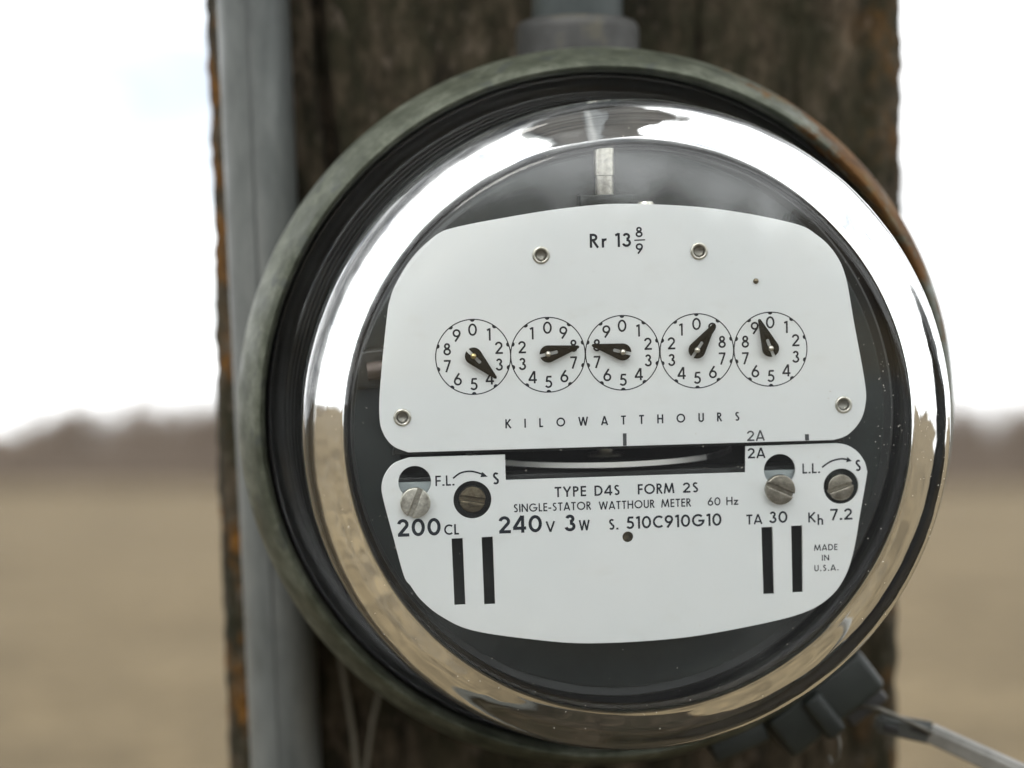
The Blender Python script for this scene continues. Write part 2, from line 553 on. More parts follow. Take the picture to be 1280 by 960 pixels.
def glyph(ch, w_):
    h = w_ / 2
    if ch == '0':
        return [arc(.36, .5, .36 - h, .5 - h, 0, 360, 36)], .72
    if ch == 'O':
        return [arc(.49, .5, .49 - h, .5 - h, 0, 360, 36)], .98
    if ch == '1':
        return [[(.25, 0), (.25, 1)], [(.03, .84), (.25, .95)]], .25 + h
    if ch == '2':
        return [arc(.31, .69, .31 - h, .31 - h, 172, -38, 20) + [(.09, h)], [(.03, h), (.64, h)]], .64
    if ch == '3':
        return [arc(.29, .745, .25 - h, .255 - h, 165, -90, 18), arc(.29, .29, .30 - h, .29 - h, 90, -168, 20)], .6
    if ch == '4':
        return [[(.47, .98), (.05, .27)], [(.0, .27), (.68, .27)], [(.50, 0), (.50, 1)]], .68
    if ch == '5':
        return [[(.15, 1 - h), (.55, 1 - h)], [(.19, 1 - h), (.13, .5)], arc(.28, .33, .32 - h, .33 - h, 118, -150, 22)], .6
    if ch == '6':
        return [arc(.33, .33, .33 - h, .33 - h, 0, 360, 30), [(.10, .48), (.46, 1.0)]], .66
    if ch == '9':
        return [arc(.33, .67, .33 - h, .33 - h, 0, 360, 30), [(.56, .52), (.20, 0.0)]], .66
    if ch == '8':
        return [arc(.31, .745, .25 - h, .255 - h, 0, 360, 28), arc(.31, .29, .31 - h, .29 - h, 0, 360, 28)], .62
    if ch == '7':
        return [[(0, 1 - h), (.56, 1 - h)], [(.50, 1 - h), (.17, 0)]], .58
    if ch == '.':
        return [[(.0, h * 1.1), (w_ * 1.1, h * 1.1)]], w_ * 1.1
    if ch == '-':
        return [[(0, .36), (.34, .36)]], .34
    if ch == 'A':
        return [[(.05, 0), (.37, 1)], [(.69, 0), (.37, 1)], [(.16, .26), (.58, .26)]], .74
    if ch == 'C':
        return [arc(.47, .5, .47 - h, .5 - h, 48, 312, 26)], .78
    if ch == 'D':
        return [[(h, 0), (h, 1)], [(h, 1 - h), (.28, 1 - h)] + arc(.28, .5, .42 - h, .5 - h, 88, -88, 20) + [(.28, h), (h, h)]], .70
    if ch == 'E':
        return [[(h, 0), (h, 1)], [(h, 1 - h), (.46, 1 - h)], [(h, .52), (.44, .52)], [(h, h), (.46, h)]], .46
    if ch == 'F':
        return [[(h, 0), (h, 1)], [(h, 1 - h), (.46, 1 - h)], [(h, .5), (.44, .5)]], .46
    if ch == 'G':
        return [arc(.49, .5, .49 - h, .5 - h, 46, 352, 28), [(.50, .46), (.98, .46)]], .98
    if ch == 'H':
        return [[(h, 0), (h, 1)], [(.68 - h, 0), (.68 - h, 1)], [(h, .52), (.68 - h, .52)]], .68
    if ch == 'I':
        return [[(h, 0), (h, 1)]], w_
    if ch == 'K':
        return [[(h, 0), (h, 1)], [(h, .42), (.56, 1)], [(.20, .56), (.60, 0)]], .62
    if ch == 'L':
        return [[(h, 0), (h, 1)], [(h, h), (.42, h)]], .42
    if ch == 'M':
        return [[(.07, 0), (.20, 1)], [(.18, 1), (.48, .08)], [(.78, 1), (.48, .08)], [(.89, 0), (.76, 1)]], .96
    if ch == 'N':
        return [[(h, 0), (h, 1)], [(h, .96), (.74 - h, .04)], [(.74 - h, 0), (.74 - h, 1)]], .74
    if ch == 'P':
        return [[(h, 0), (h, 1)], [(h, 1 - h), (.22, 1 - h)] + arc(.22, .73, .27 - h, .27 - h, 88, -88, 16) + [(.22, .46 + h), (h, .46 + h)]], .49
    if ch == 'R':
        return [[(h, 0), (h, 1)], [(h, 1 - h), (.22, 1 - h)] + arc(.22, .73, .27 - h, .27 - h, 88, -88, 16) + [(.22, .46 + h), (h, .46 + h)], [(.22, .50), (.50, 0)]], .54
    if ch == 'S':
        return [arc(.27, .745, .23 - h, .255 - h, 30, 250, 18) + arc(.25, .275, .25 - h, .275 - h, 70, -145, 18)], .52
    if ch == 'T':
        return [[(0, 1 - h), (.54, 1 - h)], [(.27, 0), (.27, 1)]], .54
    if ch == 'U':
        return [[(h, 1), (h, .32)] + arc(.31, .31, .31 - h, .31 - h, 180, 360, 18) + [(.62 - h, 1)]], .62
    if ch == 'V':
        return [[(.05, 1), (.35, 0.02)], [(.65, 1), (.35, 0.02)]], .70
    if ch == 'W':
        return [[(.05, 1), (.28, .02)], [(.52, .98), (.28, .02)], [(.52, .98), (.76, .02)], [(.99, 1), (.76, .02)]], 1.04
    if ch == 'Y':
        return [[(.05, 1), (.33, .45)], [(.61, 1), (.33, .45)], [(.33, 0), (.33, .5)]], .66
    if ch == 'h':
        return [[(h, 0), (h, 1.06)], [(h, .36)] + arc(.26, .40, .26 - h, .28 - h, 165, 0, 14) + [(.52 - h, 0)]], .52
    if ch == 'r':
        return [[(h, 0), (h, .64)], arc(.25, .36, .25 - h, .29 - h, 170, 70, 10)], .36
    if ch == 'z':
        return [[(.02, .62 - h), (.46, .62 - h)], [(.42, .62 - h), (.06, h)], [(0, h), (.48, h)]], .48
    return [], .3


def ribbon(V, Fc, line, wd, y):
    n_ = len(line)
    base_i = len(V)
    clo = n_ > 3 and math.hypot(line[0][0] - line[-1][0], line[0][1] - line[-1][1]) < 1e-6
    for i in range(n_):
        x, z = line[i]
        if clo and i in (0, n_ - 1):
            a, b_ = line[-2], line[1]
        else:
            a, b_ = line[max(i - 1, 0)], line[min(i + 1, n_ - 1)]
        dx, dz = b_[0] - a[0], b_[1] - a[1]
        q = math.hypot(dx, dz) or 1
        k = 1.0
        if 0 < i < n_ - 1:
            d1 = (x - line[i - 1][0], z - line[i - 1][1])
            q1 = math.hypot(*d1) or 1
            k = 1 / max(abs((d1[0] * dx + d1[1] * dz) / (q * q1)), 0.6)
        nx, nz = -dz / q * wd / 2 * k, dx / q * wd / 2 * k
        V.append((x + nx, y, z + nz))
        V.append((x - nx, y, z - nz))
    for i in range(n_ - 1):
        a = base_i + 2 * i
        Fc.append((a, a + 1, a + 3, a + 2))


class Ink:
    """Collects printed strokes that lie a hair above a plate."""

    def __init__(self, y):
        self.V, self.F, self.y, self.k = [], [], y, 0

    def stroke(self, line, wd):
        self.k += 1
        ribbon(self.V, self.F, line, wd, self.y - 0.010 * (1 + self.k % 5))

    def poly(self, pts):
        self.k += 1
        i = len(self.V)
        y = self.y - 0.010 * (1 + self.k % 5)
        self.V += [(x, y, z) for x, z in pts]
        self.F.append(tuple(range(i, i + len(pts))))

    def text(self, s, x0, z0, length, cap, wt=0.168, center=False):
        gl = [glyph(c, wt) for c in s]
        nat = sum(a for g, a in gl) * cap
        if length is None:
            gap = 0.16 * cap
            tot = nat + gap * (len(s) - 1)
        else:
            gap = (length - nat) / max(len(s) - 1, 1)
            tot = length
        sx = 1.0
        if length is not None and gap < 0.9 * cap:                       # squeeze or widen the letters a little to fit
            if len(s) == 1:
                sx = length / nat
            else:
                sx = min(1.2, max(0.7, (length - 0.13 * cap * (len(s) - 1)) / nat))
                gap = (length - nat * sx) / (len(s) - 1)
        x = x0 - (tot / 2 if center else 0)
        for g, a in gl:
            for st in g:
                self.stroke([(x + px * cap * sx, z0 + pz * cap) for px, pz in st], wt * cap)
            x += a * cap * sx + gap

    def mesh(self):
        me = bpy.data.meshes.new("print")
        me.from_pydata(self.V, [], self.F)
        me.update()
        return me


# ================================================================== SETTING
def ground():
    rng = np.random.default_rng(3)
    rad = np.concatenate([[0.0], np.geomspace(0.4, 3500, 70)])
    n_ = 96
    V, Fc = [(0, 0, 0)], []
    for r_ in rad[1:]:
        for k in range(n_):
            a = 2 * math.pi * k / n_
            x, y = r_ * math.cos(a), r_ * math.sin(a)
            z = 0.05 * noise.noise(Vector((x * 0.7, y * 0.7, 0))) * min(r_ / 3, 1)
            z += 0.35 * noise.noise(Vector((x * 0.02, y * 0.02, 3))) * min(r_ / 60, 1)
            V.append((x, y, z))
    for k in range(n_):
        Fc.append((0, 1 + k, 1 + (k + 1) % n_))
    for i in range(len(rad) - 2):
        for k in range(n_):
            a, b_ = 1 + i * n_ + k, 1 + i * n_ + (k + 1) % n_
            Fc.append((a, a + n_, b_ + n_, b_))
    me = bpy.data.meshes.new("field")
    me.from_pydata(V, [], Fc)
    me.materials.append(MATS["soil"])
    me.shade_smooth()
    o = bpy.data.objects.new("field", me)
    col.objects.link(o)
    o["kind"] = "structure"
    o["label"] = "bare tan ploughed field reaching to the treeline"
    o["category"] = "field"


ground()


def unseen_road():
    """Asphalt strip added out of view behind the camera to darken the glass reflections."""
    V, Fc = [], []
    xs = np.concatenate([-np.geomspace(300, 1, 24), [0.0], np.geomspace(1, 300, 24)])
    for x in xs:
        for y, z in ((-1.6, 0.02), (-1.9, 0.10), (-5.2, 0.16), (-8.6, 0.10), (-8.9, 0.02)):
            V.append((x, y, z))
    for i in range(len(xs) - 1):
        for j in range(4):
            a = i * 5 + j
            Fc.append((a, a + 1, a + 6, a + 5))
    me = bpy.data.meshes.new("unseen_road")
    me.from_pydata(V, [], Fc)
    me.materials.append(MATS["asphalt"])
    o = bpy.data.objects.new("unseen_road", me)
    col.objects.link(o)
    o["kind"] = "structure"


unseen_road()


def hill():
    V, Fc = [], []
    nx, ny = 40, 10
    for j in range(ny):
        for i in range(nx):
            t = i / (nx - 1)
            x = -420 + 330 * t
            y = 420 + 30 * j
            z = 26 * math.sin(math.pi * t) ** 1.3 * math.sin(math.pi * j / (ny - 1)) + 1.5 * noise.noise(Vector((x * .02, y * .02, 1))) - 1.0
            V.append((x, y, z))
    for j in range(ny - 1):
        for i in range(nx - 1):
            a = j * nx + i
            Fc.append((a, a + 1, a + nx + 1, a + nx))
    me = bpy.data.meshes.new("hill")
    me.from_pydata(V, [], Fc)
    me.materials.append(MATS["hill_grass"])
    me.shade_smooth()
    o = bpy.data.objects.new("hill", me)
    col.objects.link(o)
    o["kind"] = "structure"
    o["label"] = "pale dry hillside beyond the treeline at far left"
    o["category"] = "hill"


hill()


def wood():
    """Bare trees round the field, far off: trunks, limbs and twigs as thin three-sided rods."""
    rg = np.random.default_rng(11)
    rows = []                                   # each row: start xyz, end xyz, r0, r1

    def tree(x, y, hgt):
        k = int(46 + hgt * 6)
        lean = rg.normal(0, 0.04, 2) * hgt
        rows.append([x, y, -0.3, x + lean[0], y + lean[1], hgt * 0.92, 0.16, 0.03])
        t = rg.uniform(0.03, 0.95, k) ** 1.35
        a = rg.uniform(0, 2 * math.pi, k)
        ln = (1.05 - t) * hgt * rg.uniform(0.16, 0.36, k) + 0.3
        sx, sy, sz = x + lean[0] * t, y + lean[1] * t, hgt * 0.92 * t
        ex, ey, ez = sx + np.cos(a) * ln, sy + np.sin(a) * ln, sz + ln * rg.uniform(0.15, 1.1, k)
        for i in range(k):
            rows.append([sx[i], sy[i], sz[i], ex[i], ey[i], ez[i], 0.065, 0.03])
            for q in range(3):
                f = rg.uniform(0.25, 1)
                p = (sx[i] + (ex[i] - sx[i]) * f, sy[i] + (ey[i] - sy[i]) * f, sz[i] + (ez[i] - sz[i]) * f)
                d = rg.normal(0, 0.55, 3)
                rows.append([*p, p[0] + d[0], p[1] + d[1], p[2] + abs(d[2]) + 0.35, 0.038, 0.02])

    def scrub(x, y, hgt):
        for _ in range(26):
            a, r_ = rg.uniform(0, 6.28), rg.uniform(0, 1.3)
            rows.append([x + r_ * math.cos(a), y + r_ * math.sin(a), 0, x + r_ * 1.6 * math.cos(a), y + r_ * 1.6 * math.sin(a), hgt * rg.uniform(.5, 1), 0.075, 0.035])

    d0 = 150.0
    for i in range(100):                           # left of the pole
        x = rg.uniform(-47, -19)
        px = 640 + x * F / d0
        top = 7.7 + 1.1 * math.exp(-((px - 135) / 34) ** 2) + (0.5 if px > 220 else 0) - (2.6 if px < 30 else 0)
        y = d0 + rg.uniform(-3, 12)
        if px > 30 or rg.random() < 0.75:
            tree(x, y, max(2.2, top * rg.uniform(0.62, 1.08)))
        scrub(x + rg.uniform(-2, 2), d0 - rg.uniform(1, 5), rg.uniform(2.0, 3.4))
        scrub(x + rg.uniform(-2, 2), d0 - rg.uniform(1, 5), rg.uniform(1.5, 3.0))
    for i in range(60):                           # right of the pole
        x = rg.uniform(30, 52)
        tree(x, d0 + rg.uniform(-3, 12), rg.uniform(5.6, 8.6))
        scrub(x, d0 - rg.uniform(1, 5), rg.uniform(2.0, 3.4))
        scrub(x + rg.uniform(-2, 2), d0 - rg.uniform(1, 5), rg.uniform(1.5, 2.8))
    for i in range(150):                          # the rest of the way round the field
        a = rg.uniform(R(22), R(338))
        q = rg.uniform(165, 215)
        tree(q * math.sin(a), q * math.cos(a), rg.uniform(3.5, 8.5))
        scrub(q * math.sin(a + .01), q * math.cos(a + .01), rg.uniform(2, 3.5))
    for i in range(60):                           # unseen row behind the camera, added to darken what the glass mirrors
        x = rg.uniform(-22, 22)
        tree(x, -24 - rg.uniform(0, 8), rg.uniform(2.0, 3.4))
        scrub(x + rg.uniform(-1, 1), -22 - rg.uniform(0, 3), rg.uniform(2, 3.2))
        scrub(x + rg.uniform(-1, 1), -22 - rg.uniform(0, 3), rg.uniform(2, 3.2))
    rows_ = np.array(rows, dtype=np.float64)
    n_ = len(rows_)
    s, e = rows_[:, 0:3], rows_[:, 3:6]
    d = e - s
    d /= np.linalg.norm(d, axis=1, keepdims=True) + 1e-9
    ref = np.where(np.abs(d[:, 2:3]) < 0.9, np.array([[0, 0, 1.0]]), np.array([[1.0, 0, 0]]))
    u = np.cross(d, ref)
    u /= np.linalg.norm(u, axis=1, keepdims=True) + 1e-9
    v = np.cross(d, u)
    V = np.zeros((n_, 6, 3))
    for k in range(3):
        o_ = u * math.cos(2.0944 * k) + v * math.sin(2.0944 * k)
        V[:, k] = s + o_ * rows_[:, 6:7]
        V[:, 3 + k] = e + o_ * rows_[:, 7:8]
    b_ = (np.arange(n_) * 6)[:, None]
    q = np.concatenate([b_ + np.array([[0, 1, 4, 3]]), b_ + np.array([[1, 2, 5, 4]]), b_ + np.array([[2, 0, 3, 5]])])
    me = bpy.data.meshes.new("bare_wood")
    me.vertices.add(n_ * 6)
    me.vertices.foreach_set("co", V.astype(np.float32).ravel())
    me.loops.add(q.size)
    me.loops.foreach_set("vertex_index", q.astype(np.int32).ravel())
    me.polygons.add(len(q))
    me.polygons.foreach_set("loop_start", (np.arange(len(q)) * 4).astype(np.int32))
    me.update(calc_edges=True)
    me.materials.append(MATS["bark"])
    o = bpy.data.objects.new("bare_wood", me)
    col.objects.link(o)
    o["kind"] = "stuff"
    o["label"] = "far brown line of leafless trees and scrub along the field"
    o["category"] = "trees"


wood()


# ================================================================== POLE
PX0, PX1, PY0, PY1 = -105.0, 102.8, 105.0, 300.0


def pole():
    """Squared timber with worn edges, drying checks and grain cut into it."""
    base_z = -1600.0
    t = thing("wooden_pole", "dark weathered timber pole with orange lichen carrying the meter", "pole", (-3, 200, base_z), A_POLE)
    per = []                                               # points round the section with outward normals
    rc = 9.0

    def corner(cx, cy_, a0):
        for k in range(9):
            a = R(a0 + 90 * k / 8)
            per.append((cx + rc * math.cos(a), cy_ + rc * math.sin(a), math.cos(a), math.sin(a)))
    # front face, left to right (y = PY0, normal -y), then right, back, left
    nf = 170
    for k in range(1, nf):
        x = PX0 + rc + (PX1 - PX0 - 2 * rc) * k / nf
        per.append((x, PY0, 0, -1))
    corner(PX1 - rc, PY0 + rc, -90)
    for k in range(1, 24):
        per.append((PX1, PY0 + rc + (PY1 - PY0 - 2 * rc) * k / 24, 1, 0))
    corner(PX1 - rc, PY1 - rc, 0)
    for k in range(1, 8):
        per.append((PX1 - rc - (PX1 - PX0 - 2 * rc) * k / 8, PY1, 0, 1))
    corner(PX0 + rc, PY1 - rc, 90)
    for k in range(1, 24):
        per.append((PX0, PY1 - rc - (PY1 - PY0 - 2 * rc) * k / 24, -1, 0))
    corner(PX0 + rc, PY0 + rc, 180)
    zs = list(np.linspace(base_z, -170, 24)[:-1]) + list(np.linspace(-170, 170, 230)) + list(np.linspace(170, 1500, 24)[1:])
    # drying checks on the front face: (x at z=0, slope, width, depth, z range)
    chk = [(-64, -0.085, 1.4, 10, -40, 900), (38, 0.01, 0.6, 1.6, -900, 500), (70, -0.012, 0.7, 1.8, -1300, 120), (10, 0.015, 0.7, 2.5, -1200, -60), (-48, 0.03, 0.7, 2.5, -900, -80)]
    V, Fc, LI = [], [], []
    N = len(per)
    for z in zs:
        tp = 1.0 + 0.006 * max(-1, min(1, z / 150))
        for (x, y, nx, ny) in per:
            x_, y_ = x * tp, y
            d = 1.5 * noise.noise(Vector((x * .03, y * .03, z * .012)))
            d += 0.5 * noise.noise(Vector((x * .22, y * .22, z * .03)))
            d += 0.6 * noise.noise(Vector((x * .7, y * .7, z * .05)))
            d += 0.8 * noise.noise(Vector((x * .35, y * .35, z * .2)))
            if abs(nx) > 0.3:
                d += 0.3 * noise.noise(Vector((3, y * .06, z * .07))) + 0.3 * noise.noise(Vector((8, y * .1, z * .31)))
            if ny < -0.5:
                for cx, sl, wd, dp_, z0, z1 in chk:
                    if z0 < z < z1:
                        xc = cx + sl * z + 1.6 * noise.noise(Vector((cx, z * .03, 7)))
                        f = min(1, (z - z0) / 40, (z1 - z) / 40)
                        q = abs(x - xc) / wd
                        if q < 2:
                            d -= dp_ * f * max(0, 1 - q * q / 4) ** 2
            V.append((x_ + nx * d, y_ + ny * d, z))
            e = min(x - PX0, PX1 - x)
            li = 1.0 if (abs(nx) > 0.25) else max(0.0, 1 - e / 26) ** 1.4
            band_ = 0.55 + 0.45 * noise.noise(Vector((x * .01, 2, z * .018)))
            LI.append(min(1.0, li * (1.15 if x < 0 else 0.7) * (0.45 + band_)))
    for j in range(len(zs) - 1):
        for i in range(N):
            k = (i + 1) % N
            Fc.append((j * N + i, j * N + k, (j + 1) * N + k, (j + 1) * N + i))
    Fc.append(tuple(range(N)))
    Fc.append(tuple((len(zs) - 1) * N + i for i in range(N)))
    me = bpy.data.meshes.new("timber")
    me.from_pydata(V, [], Fc)
    at = me.attributes.new("lichen", 'FLOAT', 'POINT')
    at.data.foreach_set("value", LI)
    bm = bmesh.new()
    bm.from_mesh(me)
    bmesh.ops.recalc_face_normals(bm, faces=bm.faces)
    bm.to_mesh(me)
    bm.free()
    part("timber", me, "weathered_wood", t, smooth=70)


pole()

# ------------------------------------------------------------------ grey conduit running up the left of the pole
cx, cyd, cr = -88.5, 93.0, 10.2
t = thing("conduit_pipe", "long galvanised grey conduit running up left edge of the pole", "conduit", (cx, cyd, -1590), A_POLE)
slope = 0.022


def cpx(z):
    return cx - slope * z


part("pipe", tube([(cpx(z), cyd, z) for z in (-1590, -600, -200, 0, 200, 600, 1480)], cr, 48), "conduit_zinc", t, smooth=40)
part("weld_seam", tube([(cpx(z) - 1.6, cyd - cr * 0.985, z) for z in (-1580, -600, -200, 0, 200, 600, 1470)], 0.4, 8), "conduit_seam", t, smooth=60)

# ------------------------------------------------------------------ conduit into the top of the socket
t = thing("service_conduit", "short grey conduit with collar entering the top of the meter socket", "conduit", (0, 76, 80), A_POLE)
part("pipe", tube([(-0.5, 76, 88), (-0.8, 76, 300), (-2, 76, 1480)], 12.6, 48), "top_conduit_zinc", t, smooth=40)


def vert_turn(c, prof, n=64):
    """Turned about a vertical axis through (x, y): profile of (radius, z)."""
    bm = bmesh.new()
    rings = [[bm.verts.new((c[0] + r_ * math.cos(2 * math.pi * i / n), c[1] + r_ * math.sin(2 * math.pi * i / n), z)) for i in range(n)] for r_, z in prof]
    for a, b_ in zip(rings, rings[1:]):
        for i in range(n):
            bm.faces.new((a[i], a[(i + 1) % n], b_[(i + 1) % n], b_[i]))
    bm.faces.new(rings[0])
    bm.faces.new(rings[-1])
    bmesh.ops.recalc_face_normals(bm, faces=bm.faces)
    me = bpy.data.meshes.new("collar")
    bm.to_mesh(me)
    bm.free()
    return me


part("collar", vert_turn((-0.5, 76), [(17.2, 80), (17.2, 97.5), (16.9, 99.0), (16.0, 100.3), (14.6, 100.9), (12.7, 101.0)]), "hub_metal", t, smooth=50)

# ------------------------------------------------------------------ socket can on the pole
t = thing("meter_socket", "round dark metal socket can fixed to the pole behind the meter", "meter socket", (MC[0] - 1.5, 104, MC[1] + 1), A_POLE)
part("can", revolve([(0, 103), (88, 103), (90.5, 101), (91, 98), (91, 62), (90, 61.9), (0, 61.9)], (MC[0] - 1.5, MC[1] + 1), 160), "socket_metal", t, smooth=40)

# ------------------------------------------------------------------ clamping ring
RC = (MC[0] + 0.2, MC[1] - 0.3)
t = thing("sealing_ring", "weathered galvanised clamp ring with rust stains around the glass", "ring", (RC[0], 46, RC[1]), A_POLE)
prof = [(90.5, 61.5), (94.0, 61.0), (95.2, 59.5), (95.7, 50.0), (95.8, 47.0), (95.4, 44.0), (94.2, 40.0), (92.6, 36.0), (91.0, 32.6), (90.0, 31.0), (89.1, 30.4), (88.4, 30.8), (88.0, 32.2), (88.1, 44), (88.2, 57.0), (90.5, 58.0)]
ring = part("ring_band", revolve(prof, RC, 240, closed=True), "ring_metal", t, smooth=50)


def tang(ang, r_, dt, dy):
    """A point near the ring: angle, radius, step along the tangent (clockwise), depth."""
    a = R(ang)
    return (RC[0] + r_ * math.cos(a) + dt * math.sin(a), dy, RC[1] + r_ * math.sin(a) - dt * math.cos(a))


def ring_block(ang, r0, r1, t0, t1, y0, y1, bev=0.8):
    me = rounded_box(r0, r1, y0, y1, t0, t1, bev)
    a = R(ang)
    for v in me.vertices:
        r_, y, tt = v.co
        v.co = (RC[0] + r_ * math.cos(a) + tt * math.sin(a), y, RC[1] + r_ * math.sin(a) - tt * math.cos(a))
    return me


CA = -53.0
cl = part("clamp", ring_block(CA, 92.5, 106.0, -15.5, 16.5, 38.0, 56.0, 2.2), "clamp_metal", t, smooth=40)
part("hasp", ring_block(CA, 94.0, 107.5, 0.0, 6.0, 36.2, 40.0, 1.6), "clamp_metal", t, sub=cl, smooth=40)
part("tongue", ring_block(CA, 104.5, 110.0, -14.0, -1.5, 41.0, 52.0, 1.0), "disc_black", t, sub=cl, smooth=40)
part("lug", ring_block(-68, 93.5, 99.5, -8, 8, 40.0, 54.0, 1.2), "clamp_metal", t, smooth=40)

# ------------------------------------------------------------------ seal hanging from the clamp
t = thing("meter_seal", "pale grey plastic seal strip wired to the clamp at lower right", "seal", (95, 46, -90), A_POLE)


def sp(u, v, y):
    x, z = survey(u, v, y, A_POLE)
    return Vector((x, y, z))


def bar(p0, p1, wd, th, w1=None, bev=0.7, roll=0.0):
    w1 = wd if w1 is None else w1
    d = (p1 - p0)
    ln = d.length
    d.normalize()
    f = Vector((0, -1, 0))
    f = (f - d * f.dot(d)).normalized()
    s = d.cross(f)
    if roll:
        q = Matrix.Rotation(R(roll), 3, d)
        f, s = q @ f, q @ s
    me = rounded_box(0, ln, -th / 2, th / 2, -0.5, 0.5, 0.0001, 1)
    bpy.data.meshes.remove(me)
    bm = bmesh.new()
    bmesh.ops.create_cube(bm, size=1)
    for v in bm.verts:
        k = v.co.x + 0.5
        v.co = Vector((k * ln, v.co.y * th, v.co.z * (wd + (w1 - wd) * k)))
    bmesh.ops.bevel(bm, geom=list(bm.edges), offset=bev, segments=3, affect='EDGES')
    for v in bm.verts:
        c = v.co.copy()
        v.co = p0 + d * c.x + f * c.y + s * c.z
    bmesh.ops.recalc_face_normals(bm, faces=bm.faces)
    me = bpy.data.meshes.new("bar")
    bm.to_mesh(me)
    bm.free()
    return me


tail = part("tail", bar(sp(1158, 914, 38), sp(1345, 1000, 24), 5.4, 3.6, 6.2, 1.0, 24), "seal_grey", t, smooth=40)
hd = part("head", bar(sp(1094, 902, 41), sp(1168, 917, 37.6), 5.6, 3.0, 6.4, 1.2, 10), "seal_dark", t, smooth=40)
for (u0, v0, u1, v1) in ((1104, 909, 1124, 913), (1136, 909, 1160, 915)):
    part("slot", bar(sp(u0, v0, 38.2), sp(u1, v1, 36.6), 1.9, 1.6, 1.9, 0.4, 10), "disc_black", t, sub=hd, smooth=40)
wp = [sp(1062, 888, 42), sp(1080, 882, 38.5), sp(1098, 886, 36), sp(1120, 895, 34.8), sp(1142, 905, 34.6), sp(1160, 914, 35.2), sp(1166, 917, 36.5)]
part("wire", tube(wp, 0.62, 12), "wire_dark", t, smooth=60)
lp = [sp(1046, 915, 40), sp(1050, 930, 38), sp(1049, 946, 38), sp(1040, 956, 40), sp(1036, 945, 42)]
part("wire_end", tube(lp, 0.4, 10), "wire_dark", t, smooth=60)

# ------------------------------------------------------------------ thin wires on the pole below
t = thing("thin_wire", "thin pale wire hanging on the pole between conduit and meter underside", "wire", (-72, 100, -1500), A_POLE)
zz = [(-70, 424, 815), (-70, 434, 870), (-70, 441, 915), (-70, 446, 962)]
pts = [sp(u, v, 100) for _, u, v in zz]
part("strand", tube(pts + [Vector((-72, 101, -300)), Vector((-70, 101, -1500))], 0.75, 8), "wire_pale", t, smooth=60)
pts2 = [sp(478, 850, 101), sp(466, 900, 101), sp(457, 962, 101)]
part("strand", tube(pts2 + [Vector((-70, 102, -300)), Vector((-67, 102, -1500))], 0.6, 8), "wire_pale", t, smooth=60)

# ================================================================== THE METER
M_ = thing("electricity_meter", "round glass-covered watt-hour meter with white dial plate and five pointers", "electricity meter", (MC[0], 41, MC[1]), A_METER)


def bez(p0, p1, p2, p3, n=18):
    out = []
    for i in range(n + 1):
        t_ = i / n
        out.append(tuple(((1 - t_) ** 3) * a + 3 * t_ * (1 - t_) ** 2 * b_ + 3 * t_ * t_ * (1 - t_) * c + t_ ** 3 * d for a, b_, c, d in zip(p0, p1, p2, p3)))
    return out


# glass cover: one thick blown shell, slightly domed front, drawn-in shoulder, flange under the ring
outer = [(70.5 * k / 24, -18.3 + 3.4 * (k / 24) ** 2) for k in range(24)]
outer += bez((70.5, -14.9), (75.3, -14.4), (77.1, -12.0), (77.7, 0.0), 64)
outer += [(77.7 + 4.7 * k / 10, 33 * k / 10) for k in range(1, 11)]
outer += [(83.4, 34.0), (85.6, 35.2), (86.8, 36.4), (86.8, 39.4)]
inner = [(79.4, 39.4)] + [(79.4 - 4.2 * k / 8, 39.4 - 36.9 * k / 8) for k in range(1, 8)]
inner += bez((75.2, 2.5), (74.3, -3.3), (72.0, -5.6), (68.2, -9.6), 48)
inner += bez((68.2, -9.6), (67.2, -10.7), (66.2, -11.5), (64.0, -11.7), 32)[1:]
inner += [(64.0 * k / 20, -14.4 + 2.7 * (k / 20) ** 2) for k in range(19, -1, -1)]
shell = revolve(outer + inner, MC, 420)
for v in shell.vertices:
    x, y, z = v.co.x - MC[0], v.co.y, v.co.z - MC[1]
    r_ = math.hypot(x, z)
    if 66 < r_ < 83 and y < 20:                       # the pressed glass is a little wavy round the shoulder
        f = min(1, (r_ - 66) / 3)
        a = math.atan2(z, x)
        q = Vector((math.cos(a) * 9, math.sin(a) * 9, y * 0.10))
        d = 0.085 * noise.noise(q) + 0.040 * noise.noise(q * 3.1) + 0.011 * noise.noise(q * 9)
        k = 1 + f * d / r_
        v.co = (MC[0] + x * k, y + f * d * 0.5, MC[1] + z * k)
glass = part("glass_cover", shell, "glass", M_, smooth=60)

# black moulded base with stepped rims, seen between the glass and the ring
base_prof = [(0, 45), (80, 45), (80.2, 41.5), (82, 40.6), (85.6, 40.6), (86.2, 41.6), (87.4, 41.6), (87.7, 43), (87.7, 56), (0, 56)]
part("base", revolve(base_prof, MC, 200), "base_black", M_, smooth=35)
gk = [(87.0, 36.0), (87.6, 36.4), (87.6, 38.0), (87.3, 38.6), (87.6, 39.2), (87.6, 40.5), (87.0, 40.5)]
part("gasket", revolve(gk, MC, 200, closed=True), "gasket", M_, smooth=35)

# grey painted inner frame with an opening for the rotor
ring_pts = circ(MC, 66.5, 120)
slot = [(MC[0] - 54, 1.5 - 21), (MC[0] + 54, 1.5 - 21), (MC[0] + 54, 1.5 - 5), (MC[0] - 54, 1.5 - 5)]
fr = part("inner_frame", flat([ring_pts, slot], 13.0, 2.0, 0.3), "frame_grey", M_, smooth=40)
part("frame_rim", revolve([(66.6, 13.6), (68.6, 13.2), (69.2, 14.4), (69.2, 40), (66.6, 40)], MC, 160, closed=True), "chassis_black", M_, smooth=40)

